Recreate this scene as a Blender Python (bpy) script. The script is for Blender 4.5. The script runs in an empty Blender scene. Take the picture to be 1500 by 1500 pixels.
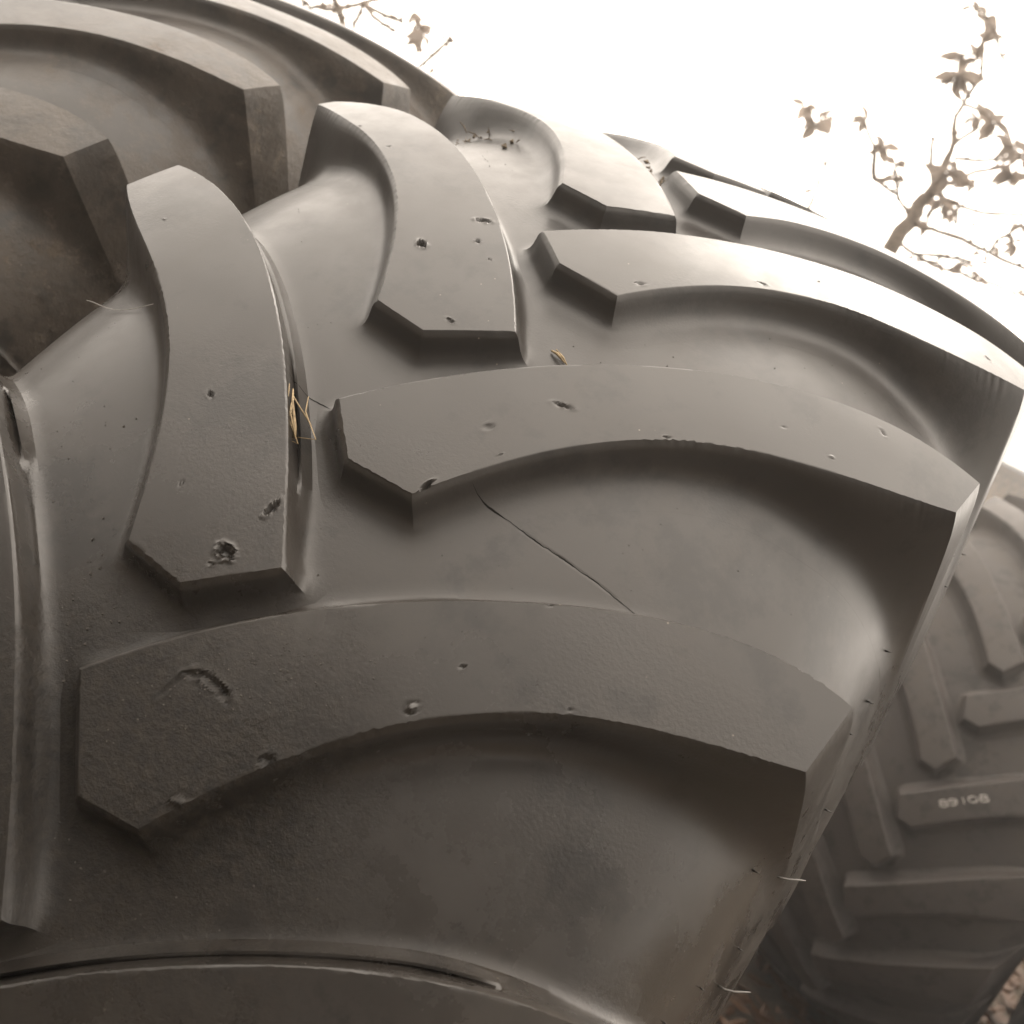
import bpy, bmesh, math, random
import numpy as np
from mathutils import Vector, Matrix, noise

random.seed(4)
rng = np.random.default_rng(4)
scene = bpy.context.scene
C = scene.collection

# ------------------------------------------------------------------ camera
cam_d = bpy.data.cameras.new('camera')
cam = bpy.data.objects.new('camera', cam_d)
C.objects.link(cam)
scene.camera = cam
RIGHT = Vector((.80963, .365876, .458949))
DOWN = Vector((.493162, -.00006, -.869937))
FWD = Vector((-.318261, .930664, -.180486))
CAM = Vector((.29604, -1.24136, 1.57315))
m = Matrix((RIGHT, -DOWN, -FWD)).transposed().to_4x4()
m.translation = CAM
cam.matrix_world = m
cam_d.sensor_width = 36
cam_d.lens = 36 * 1528.6 / 1500
cam_d.clip_start = .02
cam_d.clip_end = 3000
cam_d.dof.use_dof = True
cam_d.dof.focus_distance = .66
cam_d.dof.aperture_fstop = 10.5
scene.render.resolution_x = scene.render.resolution_y = 1024

# ------------------------------------------------------------------ world: white overcast sky, brighter beyond the tyres
SUN_ROT = math.radians(-8)      # azimuth measured from +Y
SUN_EL = math.radians(48)
world = bpy.data.worlds.new('World')
scene.world = world
world.use_nodes = True
nt = world.node_tree
nt.nodes.clear()
wo = nt.nodes.new('ShaderNodeOutputWorld')
bg = nt.nodes.new('ShaderNodeBackground')
sky = nt.nodes.new('ShaderNodeTexSky')
sky.sky_type = 'NISHITA'
sky.sun_disc = False
sky.sun_elevation = SUN_EL
sky.sun_rotation = SUN_ROT
sky.dust_density = 6
tc = nt.nodes.new('ShaderNodeTexCoord')
# smooth cloud brightness: a broad glow round the hidden sun
sd = Vector((math.sin(SUN_ROT) * math.cos(SUN_EL), math.cos(SUN_ROT) * math.cos(SUN_EL), math.sin(SUN_EL)))
dot = nt.nodes.new('ShaderNodeVectorMath'); dot.operation = 'DOT_PRODUCT'
nrm = nt.nodes.new('ShaderNodeVectorMath'); nrm.operation = 'NORMALIZE'
nt.links.new(tc.outputs['Generated'], nrm.inputs[0])
nt.links.new(nrm.outputs[0], dot.inputs[0]); dot.inputs[1].default_value = sd
mr = nt.nodes.new('ShaderNodeMapRange')
mr.interpolation_type = 'SMOOTHSTEP'
mr.inputs[1].default_value = -.5; mr.inputs[2].default_value = .95
mr.inputs[3].default_value = .8; mr.inputs[4].default_value = 68
nt.links.new(dot.outputs['Value'], mr.inputs[0])
cl = nt.nodes.new('ShaderNodeVectorMath'); cl.operation = 'SCALE'
cl.inputs[0].default_value = (1.0, .905, .80)
nt.links.new(mr.outputs[0], cl.inputs['Scale'])
mx = nt.nodes.new('ShaderNodeMix'); mx.data_type = 'RGBA'
mx.inputs[0].default_value = .9
nt.links.new(sky.outputs[0], mx.inputs[6]); nt.links.new(cl.outputs[0], mx.inputs[7])
nt.links.new(mx.outputs[2], bg.inputs[0])
bg.inputs[1].default_value = .06
nt.links.new(bg.outputs[0], wo.inputs[0])

sun_d = bpy.data.lights.new('sun', 'SUN')
sun_d.energy = 1.0
sun_d.angle = math.radians(25)
sun_d.color = (1, .92, .82)
sun = bpy.data.objects.new('sun', sun_d)
C.objects.link(sun)
sun.rotation_euler = (-sd).to_track_quat('-Z', 'Y').to_euler()

vs = scene.view_settings
vs.view_transform = 'Standard'
vs.look = 'None'
vs.gamma = 1
vs.use_curve_mapping = False
vs.exposure = .33

# ------------------------------------------------------------------ helpers
def link(o, parent=None):
    C.objects.link(o)
    if parent is not None:
        o.parent = parent
    return o

def mesh_obj(name, verts, faces, mat=None, parent=None, smooth=True, sharp=None, link_it=True):
    me = bpy.data.meshes.new(name)
    me.from_pydata([tuple(v) for v in verts], [], [tuple(f) for f in faces])
    me.update()
    if smooth:
        me.shade_smooth()
        if sharp:
            me.set_sharp_from_angle(angle=math.radians(sharp))
    if mat:
        me.materials.append(mat)
    o = bpy.data.objects.new(name, me)
    if link_it:
        link(o, parent)
    return o

def thing(name, label, cat, loc=(0, 0, 0), group=None):
    o = bpy.data.objects.new(name, None)
    o.empty_display_size = .1
    C.objects.link(o)
    o.location = loc
    o['label'] = label
    o['category'] = cat
    if group:
        o['group'] = group
    return o

def N(nt, t, **kw):
    n = nt.nodes.new(t)
    for k, v in kw.items():
        setattr(n, k, v)
    return n

def new_mat(name):
    m = bpy.data.materials.new(name)
    m.use_nodes = True
    nt = m.node_tree
    return m, nt, nt.nodes['Principled BSDF']

def noise_node(nt, scale, detail=4, rough=.55, vec=None):
    n = N(nt, 'ShaderNodeTexNoise')
    n.inputs['Scale'].default_value = scale
    n.inputs['Detail'].default_value = detail
    n.inputs['Roughness'].default_value = rough
    if vec is not None:
        nt.links.new(vec, n.inputs['Vector'])
    return n

def ramp(nt, src, stops):
    r = N(nt, 'ShaderNodeValToRGB')
    el = r.color_ramp.elements
    while len(el) < len(stops):
        el.new(.5)
    for e, (p, c) in zip(el, stops):
        e.position = p
        e.color = (c, c, c, 1) if isinstance(c, (int, float)) else (*c, 1)
    nt.links.new(src, r.inputs[0])
    return r

def math_n(nt, op, a, b=None):
    n = N(nt, 'ShaderNodeMath', operation=op)
    for i, v in enumerate((a, b)):
        if v is None: continue
        if isinstance(v, (int, float)): n.inputs[i].default_value = v
        else: nt.links.new(v, n.inputs[i])
    return n.outputs[0]

# ------------------------------------------------------------------ materials
def rubber(name, base=(.026, .023, .0205), dust=(.14, .115, .09), dust_amt=.10, rough=.31, side_dust=0.0, fine=1.0, low=False):
    m, nt, p = new_mat(name)
    tcn = N(nt, 'ShaderNodeTexCoord')
    vec = tcn.outputs['Object']
    n1 = noise_node(nt, 7, 6, .6, vec)
    n2 = noise_node(nt, 38, 8, .7, vec)
    n3 = noise_node(nt, 420, 3, .6, vec)
    n4 = noise_node(nt, 1500, 2, .5, vec)
    d1 = ramp(nt, n1.outputs[0], [(.42, 0), (.68, 1)])
    d2 = ramp(nt, n2.outputs[0], [(.3, .1), (.7, 1)])
    amt = math_n(nt, 'MULTIPLY', math_n(nt, 'MULTIPLY', d1.outputs[0], d2.outputs[0]), dust_amt)
    amt = math_n(nt, 'ADD', amt, dust_amt * .45)
    if side_dust:
        # mud and dust sit on the shoulders and the lug ends
        sx = N(nt, 'ShaderNodeSeparateXYZ'); nt.links.new(vec, sx.inputs[0])
        ax = math_n(nt, 'ABSOLUTE', sx.outputs[0])
        sm = ramp(nt, ax, [(.22, 0), (.31, 1)] if low else [(.06, .0), (.27, 1)])
        n5 = noise_node(nt, 14, 8, .75, vec)
        s5 = ramp(nt, n5.outputs[0], [(.40, .02), (.48, .35), (.58, .45), (.64, 1)])
        s_amt = math_n(nt, 'MULTIPLY', math_n(nt, 'MULTIPLY', sm.outputs[0], s5.outputs[0]), side_dust)
        if low:
            zz_ = ramp(nt, math_n(nt, 'ADD', sx.outputs[2], math_n(nt, 'MULTIPLY', n1.outputs[0], .3)), [(.45, 1), (.68, 0)])
            s_amt = math_n(nt, 'MULTIPLY', s_amt, zz_.outputs[0])
        amt = math_n(nt, 'ADD', amt, s_amt)
    amt = math_n(nt, 'MINIMUM', amt, 1.0)
    mix = N(nt, 'ShaderNodeMix', data_type='RGBA')
    mix.inputs[6].default_value = (*base, 1)
    mix.inputs[7].default_value = (*dust, 1)
    nt.links.new(amt, mix.inputs[0])
    # tiny pale specks of grit
    vo = N(nt, 'ShaderNodeTexVoronoi'); vo.inputs['Scale'].default_value = 85
    nt.links.new(vec, vo.inputs['Vector'])
    sp = ramp(nt, vo.outputs['Distance'], [(.035, 1), (.06, 0)])
    gate = ramp(nt, noise_node(nt, 21, 3, .5, vec).outputs[0], [(.56, 0), (.6, 1)])
    spk = math_n(nt, 'MULTIPLY', math_n(nt, 'MULTIPLY', sp.outputs[0], gate.outputs[0]), .5)
    mix2 = N(nt, 'ShaderNodeMix', data_type='RGBA')
    nt.links.new(spk, mix2.inputs[0]); nt.links.new(mix.outputs[2], mix2.inputs[6])
    mix2.inputs[7].default_value = (.3, .26, .2, 1)
    damp = ramp(nt, noise_node(nt, 11, 7, .7, vec).outputs[0], [(.52, 1), (.60, .55)])
    mix3 = N(nt, 'ShaderNodeMix', data_type='RGBA', blend_type='MULTIPLY'); mix3.inputs[0].default_value = .8
    nt.links.new(mix2.outputs[2], mix3.inputs[6]); nt.links.new(damp.outputs[0], mix3.inputs[7])
    col_out = mix3.outputs[2]
    grime_shade = None
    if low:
        # damp grime plus painted camera-side shade on the lower middle tread, uneven edge
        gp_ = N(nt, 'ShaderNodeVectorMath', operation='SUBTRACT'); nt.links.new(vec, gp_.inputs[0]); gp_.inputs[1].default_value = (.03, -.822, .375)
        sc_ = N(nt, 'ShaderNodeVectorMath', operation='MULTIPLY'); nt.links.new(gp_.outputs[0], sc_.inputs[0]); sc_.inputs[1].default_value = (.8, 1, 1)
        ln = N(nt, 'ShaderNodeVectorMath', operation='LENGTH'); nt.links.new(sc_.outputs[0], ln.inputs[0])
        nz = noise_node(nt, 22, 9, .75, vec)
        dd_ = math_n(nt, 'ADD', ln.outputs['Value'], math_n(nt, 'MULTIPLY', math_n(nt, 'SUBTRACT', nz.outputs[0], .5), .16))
        grime_shade = ramp(nt, dd_, [(.05, 1), (.135, 0)]).outputs[0]
        nt.links.new(math_n(nt, 'SUBTRACT', .55, math_n(nt, 'MULTIPLY', grime_shade, .30)), p.inputs['Specular IOR Level'])
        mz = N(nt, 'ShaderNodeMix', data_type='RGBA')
        nt.links.new(math_n(nt, 'MULTIPLY', grime_shade, .85), mz.inputs[0]); nt.links.new(col_out, mz.inputs[6])
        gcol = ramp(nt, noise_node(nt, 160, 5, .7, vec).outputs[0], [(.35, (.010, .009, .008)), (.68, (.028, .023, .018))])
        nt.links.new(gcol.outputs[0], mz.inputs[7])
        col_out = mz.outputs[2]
    nt.links.new(col_out, p.inputs['Base Color'])
    rr = ramp(nt, n2.outputs[0], [(.25, rough - .05), (.75, rough + .09)])
    r2 = math_n(nt, 'ADD', rr.outputs[0], math_n(nt, 'MULTIPLY', amt, .35))
    rough_out = r2
    if not low:
        p.inputs['Specular IOR Level'].default_value = .55
    # relief: moulded skin, scuffs, orange peel in patches
    b1 = N(nt, 'ShaderNodeBump'); b1.inputs['Distance'].default_value = .0012; b1.inputs['Strength'].default_value = .05
    nt.links.new(n2.outputs[0], b1.inputs['Height'])
    b2 = N(nt, 'ShaderNodeBump'); b2.inputs['Distance'].default_value = .0004
    patch = ramp(nt, noise_node(nt, 9, 3, .5, vec).outputs[0], [(.50, .02 * fine), (.68, .55 * fine)])
    nt.links.new(patch.outputs[0], b2.inputs['Strength'])
    nt.links.new(n3.outputs[0], b2.inputs['Height']); nt.links.new(b1.outputs[0], b2.inputs['Normal'])
    b3 = N(nt, 'ShaderNodeBump'); b3.inputs['Distance'].default_value = .00012; b3.inputs['Strength'].default_value = .25 * fine
    nt.links.new(n4.outputs[0], b3.inputs['Height']); nt.links.new(b2.outputs[0], b3.inputs['Normal'])
    nrm_out = b3.outputs[0]
    if side_dust and not low:
        b5 = N(nt, 'ShaderNodeBump'); b5.inputs['Distance'].default_value = .006
        nt.links.new(math_n(nt, 'MINIMUM', math_n(nt, 'MULTIPLY', s_amt, 1.3), .9), b5.inputs['Strength'])
        nt.links.new(noise_node(nt, 45, 8, .72, vec).outputs[0], b5.inputs['Height']); nt.links.new(nrm_out, b5.inputs['Normal'])
        nrm_out = b5.outputs[0]
    if grime_shade is not None:
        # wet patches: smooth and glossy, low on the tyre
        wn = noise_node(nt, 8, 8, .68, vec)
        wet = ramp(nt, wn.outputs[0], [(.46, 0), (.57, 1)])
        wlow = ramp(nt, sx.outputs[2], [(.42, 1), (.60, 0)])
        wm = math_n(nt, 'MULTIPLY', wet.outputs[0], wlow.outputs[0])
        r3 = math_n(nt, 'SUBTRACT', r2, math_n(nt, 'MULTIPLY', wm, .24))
        rough_out = math_n(nt, 'ADD', r3, math_n(nt, 'MULTIPLY', grime_shade, .10))
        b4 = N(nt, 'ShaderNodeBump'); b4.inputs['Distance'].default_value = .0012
        nt.links.new(math_n(nt, 'MULTIPLY', grime_shade, .8), b4.inputs['Strength'])
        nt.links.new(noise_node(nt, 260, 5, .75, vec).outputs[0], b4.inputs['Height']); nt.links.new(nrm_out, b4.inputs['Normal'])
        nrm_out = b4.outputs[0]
    nt.links.new(rough_out, p.inputs['Roughness'])
    nt.links.new(nrm_out, p.inputs['Normal'])
    return m

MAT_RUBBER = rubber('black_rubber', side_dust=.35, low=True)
MAT_RUBBER_T2 = rubber('dusty_black_rubber', side_dust=.75, dust=(.13, .10, .072))
MAT_RUBBER_T3 = rubber('weathered_rubber', base=(.050, .0435, .041), dust_amt=.25, rough=.62)

def plain(name, col, rough=.7, spec=.3, scale=30, var=.35, bump=.0, bd=.002):
    m, nt, p = new_mat(name)
    tcn = N(nt, 'ShaderNodeTexCoord')
    n = noise_node(nt, scale, 6, .6, tcn.outputs['Object'])
    lo = tuple(c * (1 - var) for c in col); hi = tuple(min(1, c * (1 + var)) for c in col)
    r = ramp(nt, n.outputs[0], [(.3, lo), (.7, hi)])
    nt.links.new(r.outputs[0], p.inputs['Base Color'])
    p.inputs['Roughness'].default_value = rough
    p.inputs['Specular IOR Level'].default_value = spec
    if bump:
        b = N(nt, 'ShaderNodeBump'); b.inputs['Distance'].default_value = bd; b.inputs['Strength'].default_value = bump
        nt.links.new(n.outputs[0], b.inputs['Height']); nt.links.new(b.outputs[0], p.inputs['Normal'])
    return m

MAT_BARK = plain('bark', (.24, .195, .155), .85, .2, 60, .4, .6, .003)
MAT_TWIG = plain('twig_bark', (.27, .22, .175), .8, .2, 60, .3)
MAT_STRAW = plain('dry_straw', (.30, .225, .13), .6, .3, 300, .4)
MAT_CHALK = plain('chalk', (.46, .43, .40), .9, .1, 900, .45)
MAT_THREAD = plain('thread', (.5, .48, .45), .5, .4, 100, .1)
MAT_GRIT = plain('grit', (.055, .048, .042), .8, .3, 300, .6)
MAT_SEAM = MAT_RUBBER
MAT_WOOD = plain('tan_boards', (.36, .25, .15), .8, .2, 12, .3, .4, .01)
MAT_ROOF = plain('pale_roof_sheet', (.5, .5, .49), .5, .4, 4, .12)
MAT_DOOR = plain('dark_door', (.12, .1, .09), .7, .3, 8, .2)

def leaf_mat(name, col, tr):
    m, nt, p = new_mat(name)
    tcn = N(nt, 'ShaderNodeTexCoord')
    oi = N(nt, 'ShaderNodeObjectInfo')
    n = noise_node(nt, 60, 4, .6, tcn.outputs['Object'])
    r = ramp(nt, n.outputs[0], [(.3, tuple(c * .7 for c in col)), (.75, tuple(c * 1.3 for c in col))])
    nt.links.new(r.outputs[0], p.inputs['Base Color'])
    p.inputs['Roughness'].default_value = .6
    t = N(nt, 'ShaderNodeBsdfTranslucent'); t.inputs[0].default_value = (*tr, 1)
    ms = N(nt, 'ShaderNodeMixShader'); ms.inputs[0].default_value = .5
    out = nt.nodes['Material Output']
    nt.links.new(p.outputs[0], ms.inputs[1]); nt.links.new(t.outputs[0], ms.inputs[2])
    nt.links.new(ms.outputs[0], out.inputs[0])
    return m
MAT_LEAF = leaf_mat('dry_leaf', (.34, .285, .24), (.30, .25, .21))
MAT_LITTER = leaf_mat('fallen_leaf', (.13, .07, .038), (.06, .03, .015))

# ground material
MAT_GROUND, gnt, gp = new_mat('ground_soil')
gtc = N(gnt, 'ShaderNodeTexCoord')
g1 = noise_node(gnt, 1.3, 8, .65, gtc.outputs['Object'])
g2 = noise_node(gnt, 30, 6, .7, gtc.outputs['Object'])
gr = ramp(gnt, g1.outputs[0], [(.35, (.045, .034, .022)), (.55, (.085, .06, .036)), (.7, (.06, .06, .03))])
gm = N(gnt, 'ShaderNodeMix', data_type='RGBA', blend_type='MULTIPLY'); gm.inputs[0].default_value = .7
gnt.links.new(gr.outputs[0], gm.inputs[6])
gg = ramp(gnt, g2.outputs[0], [(.3, .5), (.7, 1.3)])
gnt.links.new(gg.outputs[0], gm.inputs[7])
gnt.links.new(gm.outputs[2], gp.inputs['Base Color'])
gp.inputs['Roughness'].default_value = .9
gb = N(gnt, 'ShaderNodeBump'); gb.inputs['Distance'].default_value = .03
gnt.links.new(g2.outputs[0], gb.inputs['Height']); gnt.links.new(gb.outputs[0], gp.inputs['Normal'])

# ------------------------------------------------------------------ tyre geometry
class Tyre:
    """x = across the tread, t = angle from the side that faces -Y, rising towards the top"""
    def __init__(s, R, k, k4, h, W, shoulder=1.0):
        s.R, s.k, s.k4, s.h, s.W = R, k, k4, h, W
        w = W / .317
        f = lambda x: s.top(x) - h
        d = max(0, .035 - h)
        ctrl = [(0, f(0)), (.06 * w, f(.06 * w)), (.12 * w, f(.12 * w) - d * .1), (.17 * w, f(.17 * w) - d * .3), (.21 * w, f(.21 * w) - .002 - d * .65), (.245 * w, f(.245 * w) - .008 - d),
                (.275 * w, f(.245 * w) - .026 - d), (.302 * w, f(.245 * w) - .056 - d), (.323 * w, f(.245 * w) - .094 - d), (.338 * w, f(.245 * w) - .14 - d),
                (.350 * w, R - .25), (.352 * w, R - .32), (.318 * w, R - .39), (.292 * w, R - .44), (.275 * w, R - .47), (.262 * w, R - .475),
                (.250 * w, R - .465), (.262 * w, R - .42), (.288 * w, R - .36), (.300 * w, R - .28), (.290 * w, R - .18), (.24 * w, R - .125), (.12 * w, R - .1), (0, R - .095)]
        P = np.array(ctrl)
        # Catmull-Rom to a dense polyline with arc length
        pts = []
        Q = np.vstack([2 * P[0] - P[1], P, 2 * P[-1] - P[-2]])
        for i in range(1, len(Q) - 2):
            for j in range(12):
                t = j / 12
                a, b, c, d = Q[i - 1], Q[i], Q[i + 1], Q[i + 2]
                pts.append(.5 * ((2 * b) + (-a + c) * t + (2 * a - 5 * b + 4 * c - d) * t * t + (-a + 3 * b - 3 * c + d) * t ** 3))
        pts.append(P[-1])
        s.pts = np.array(pts)
        d = np.hypot(*np.diff(s.pts, axis=0).T)
        s.S = np.concatenate([[0], np.cumsum(d)])
        i = 9 * 12                                  # control point of the lug foot on the sidewall
        s.s_foot = s.S[i]
        s.s_mid = s.S[3 * 12 + 6]
        s.x_mid = s.pts[3 * 12 + 6, 0]
    def top(s, x):
        return s.R - s.k * x * x / 2 - s.k4 * x ** 4
    def prof(s, S):
        S = np.asarray(S, float)
        x = np.interp(np.abs(S), s.S, s.pts[:, 0]) * np.sign(S)
        return x, np.interp(np.abs(S), s.S, s.pts[:, 1])
    def g(s, x):
        """arc position on the carcass under a lug point at x"""
        x = np.asarray(x, float); a = np.abs(x)
        lin = np.interp(a, s.pts[:60, 0], s.S[:60])
        u = (a - s.x_mid) / (s.W - s.x_mid)
        st = s.s_mid + (s.s_foot - s.s_mid) * (.55 * u + .45 * u * u)
        return np.where(a < s.x_mid, lin, st) * np.sign(x)
    def xyz(s, x, r, t):
        return np.stack([x, -r * np.cos(t), r * np.sin(t)], -1)

def poly(c, x):
    return sum(ci * x ** i for i, ci in enumerate(c))

def fbm(P, scale, seed=0, oct=3):
    out = np.empty(len(P))
    off = Vector((seed * 7.3, seed * 3.1, -seed * 5.7))
    for i, p in enumerate(P):
        out[i] = noise.fractal(Vector(p) * scale + off, .8, 2.0, oct)
    return out

def lug_mesh(name, ty, par, side, t0, mat, nu=60, nv=14, rag=0.0, gouges=(), seed=0, rings=None, wide=1.0, slot=0.0):
    """par: u0..u4,l0..l4,xa,xb,tb,xc,xe,xd ; mirrored for side = -1.
    top sheet between the lower and the upper edge, then rings down to the carcass"""
    U, L = par[0:5], par[5:10]
    xa, xb, tb, xc, xe, xd = par[10:16]
    ta = poly(U, xa); tcn = poly(L, xc)
    def lo(u):
        x = xa + (xd - xa) * u
        if x <= xb: return x, ta + (tb - ta) * (x - xa) / (xb - xa)
        if x <= xc: return x, tb + (tcn - tb) * (x - xb) / (xc - xb)
        return x, poly(L, x)
    ub, uc = (xb - xa) / (xd - xa), (xc - xa) / (xd - xa)
    us = sorted(set([0., ub, uc, 1.] + [i / nu for i in range(1, nu)] + [ub * .5, (ub + uc) / 2]))
    us = [u for i, u in enumerate(us) if u in (0., ub, uc, 1.) or all(abs(u - v) > .3 / nu for v in (ub, uc))]
    cols = []
    for u in us:
        x0, tl = lo(u)
        x1 = xa + (xe - xa) * u; tu = poly(U, x1)
        cols.append([(x0 + (x1 - x0) * v / nv, tl + (tu - tl) * v / nv) for v in range(nv + 1)])
    # 2-D vertex list
    X = [cols[0][0][0]]; T = [cols[0][0][1]]
    idx = [[0] * (nv + 1)]
    for c in cols[1:]:
        row = []
        for (x, t) in c:
            row.append(len(X)); X.append(x); T.append(t)
        idx.append(row)
    X = np.array(X); T = np.array(T)
    faces = []
    for i in range(len(us) - 1):
        for v in range(nv):
            a, b, c, d = idx[i][v], idx[i + 1][v], idx[i + 1][v + 1], idx[i][v + 1]
            faces.append((a, b, c) if a == d else (a, b, c, d))
    loop = [0] + [idx[i][0] for i in range(1, len(us))] + [idx[-1][v] for v in range(1, nv + 1)] + [idx[i][nv] for i in range(len(us) - 2, 0, -1)]
    lx, lt = X[loop], T[loop]
    px, py = lx.copy(), lt * ty.R
    n = len(loop)
    e1 = np.stack([px - np.roll(px, 1), py - np.roll(py, 1)], 1); e2 = np.roll(e1, -1, 0)
    e1 /= np.linalg.norm(e1, axis=1)[:, None] + 1e-9; e2 /= np.linalg.norm(e2, axis=1)[:, None] + 1e-9
    n1 = np.stack([e1[:, 1], -e1[:, 0]], 1); n2 = np.stack([e2[:, 1], -e2[:, 0]], 1)
    nn = n1 + n2
    nn /= np.linalg.norm(nn, axis=1)[:, None] + 1e-9
    mit = 1 / np.clip((nn * n1).sum(1), .72, 1)
    nn *= mit[:, None]
    # smoothed normals for the wide rings at the foot
    ns = nn.copy()
    for _ in range(3):
        ns = (np.roll(ns, 1, 0) + 2 * ns + np.roll(ns, -1, 0)) / 4
    # the upper (trailing) flanks are steeper than the lower ones
    up = np.ones(n)
    n_lo = len(us)
    isup = np.zeros(n); isup[n_lo + nv:] = 1
    islo = np.zeros(n); islo[:n_lo] = 1
    islo *= np.clip((.29 - lx) / .12, 0, 1)
    up[n_lo + nv:] = .75
    up[:2] = .8
    up += islo * (wide - 1)
    wlo = islo.copy()
    for _ in range(10):
        wlo = (np.roll(wlo, 1) + 2 * wlo + np.roll(wlo, -1)) / 4
    wlo = np.maximum(wlo, (lx < .15) * islo)
    for _ in range(14):
        up = (np.roll(up, 1) + 2 * up + np.roll(up, -1)) / 4
    if rings is None:
        rings = [(.0006, .988), (.0016, .958), (.0029, .90), (.0040, .8), (.0052, .62), (.0066, .42), (.0086, .25), (.0115, .125), (.0155, .05), (.0200, .016), (.0250, .0045), (.0290, .0012), (.0312, .0009), (.0316, -.12)]
    H0 = ty.h
    # raggedness of the moulded edge
    jag = np.zeros(n)
    if rag:
        for i in range(n):
            v = noise.noise(Vector((lx[i] * 260, lt[i] * 260, seed))) + .8 * noise.noise(Vector((lx[i] * 700, lt[i] * 700, seed + 9)))
            gate = max(0, noise.noise(Vector((lx[i] * 14, lt[i] * 14, seed + 3))) + .45)
            jag[i] = v * rag * gate * (.25 if abs(lx[i]) > .30 else 1)
    allX = [X]; allT = [T]; allF = [np.ones(len(X))]
    # jag the top rim itself
    X2 = X.copy(); T2 = T.copy()
    X2[loop] += nn[:, 0] * jag; T2[loop] += nn[:, 1] * jag / ty.R
    allX[0] = X2; allT[0] = T2
    prev = loop; base = len(X)
    slot_n = np.zeros(n)
    if slot:
        for i in range(n):
            slot_n[i] = isup[i] * slot * min(1, max(0, .55 + 1.6 * noise.noise(Vector((lx[i] * 13, seed * 3.3, 1.5)))))
    if slot:
        fade = np.clip((lx - xa) / .05, 0, 1) * np.clip((.285 - lx) / .05, 0, 1)
        slot_n = slot_n * fade * fade * (3 - 2 * fade)
        for _ in range(10):
            slot_n = (np.roll(slot_n, 1) + 2 * slot_n + np.roll(slot_n, -1)) / 4
    for k, (o, f) in enumerate(rings):
        w = min(1, o / .03)
        nk = nn * (1 - w) + ns * w
        jj = jag * max(0, 1 - o / .0035)
        ou = wlo * (min(o, .0016) * .6 + max(0., o - .0016) * up) + (1 - wlo) * o * up
        rx = lx + nk[:, 0] * (ou + jj); rt = lt + nk[:, 1] * (ou + jj) / ty.R
        ff = np.full(n, f)
        if slot and 2 <= k <= 5:
            ff = ff - slot_n * (.25, .55, .50, .12)[k - 2]
        if slot and 6 <= k <= 7:
            ff = ff + slot_n * (.16, .12)[k - 6]
        allX.append(rx); allT.append(rt); allF.append(ff)
        cur = list(range(base, base + n)); base += n
        for i in range(n):
            j = (i + 1) % n
            faces.append((prev[i], cur[i], cur[j], prev[j]))
        prev = cur
    X = np.concatenate(allX); T = np.concatenate(allT); F = np.concatenate(allF)
    # position: blend the point on the worn top and the point on the carcass
    xt = np.clip(X, -.5, ty.W + .004)
    rt_ = ty.top(xt)
    bx, br = ty.prof(ty.g(np.minimum(X, ty.W + .03)))
    # keep the base under the point laterally when it is not near the shoulder
    px_ = bx + (xt - bx) * F
    pr_ = br + (rt_ - br) * F
    nt_ = len(us) * (nv + 1)
    # relief on the top: faint waviness and the gouges
    ntop = allX[0].shape[0]
    dz = np.zeros(len(X))
    for i in range(ntop):
        dz[i] = .0007 * noise.noise(Vector((X[i] * 16, T[i] * 14, seed)))
    for (gx, gt, a, b, ang, dep) in gouges:
        du = (X[:ntop] - gx); dv = (T[:ntop] - gt) * ty.R
        ca, sa = math.cos(ang), math.sin(ang)
        p = (du * ca + dv * sa) / a; q = (-du * sa + dv * ca) / b
        rr = np.sqrt(p * p + q * q)
        near = rr < 4
        w = np.zeros(ntop)
        if max(a, b) > .002 and max(a, b) < 3 * min(a, b):
            for i_ in np.nonzero(near)[0]: w[i_] = noise.noise(Vector((du[i_] * 500, dv[i_] * 500, gx * 90)))
        rr = rr + w * .5
        dz[:ntop] -= dep * np.exp(-np.clip(rr, 0, 9) ** 3)
        dz[:ntop] += dep * .3 * np.exp(-((rr - 1.45) / .25) ** 2)
    pr_ = pr_ + dz
    P = ty.xyz(px_ * side, pr_, T + t0)
    if side < 0:
        faces = [f[::-1] for f in faces]
    return mesh_obj(name, P, faces, mat, None, True, 32, link_it=False)

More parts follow.
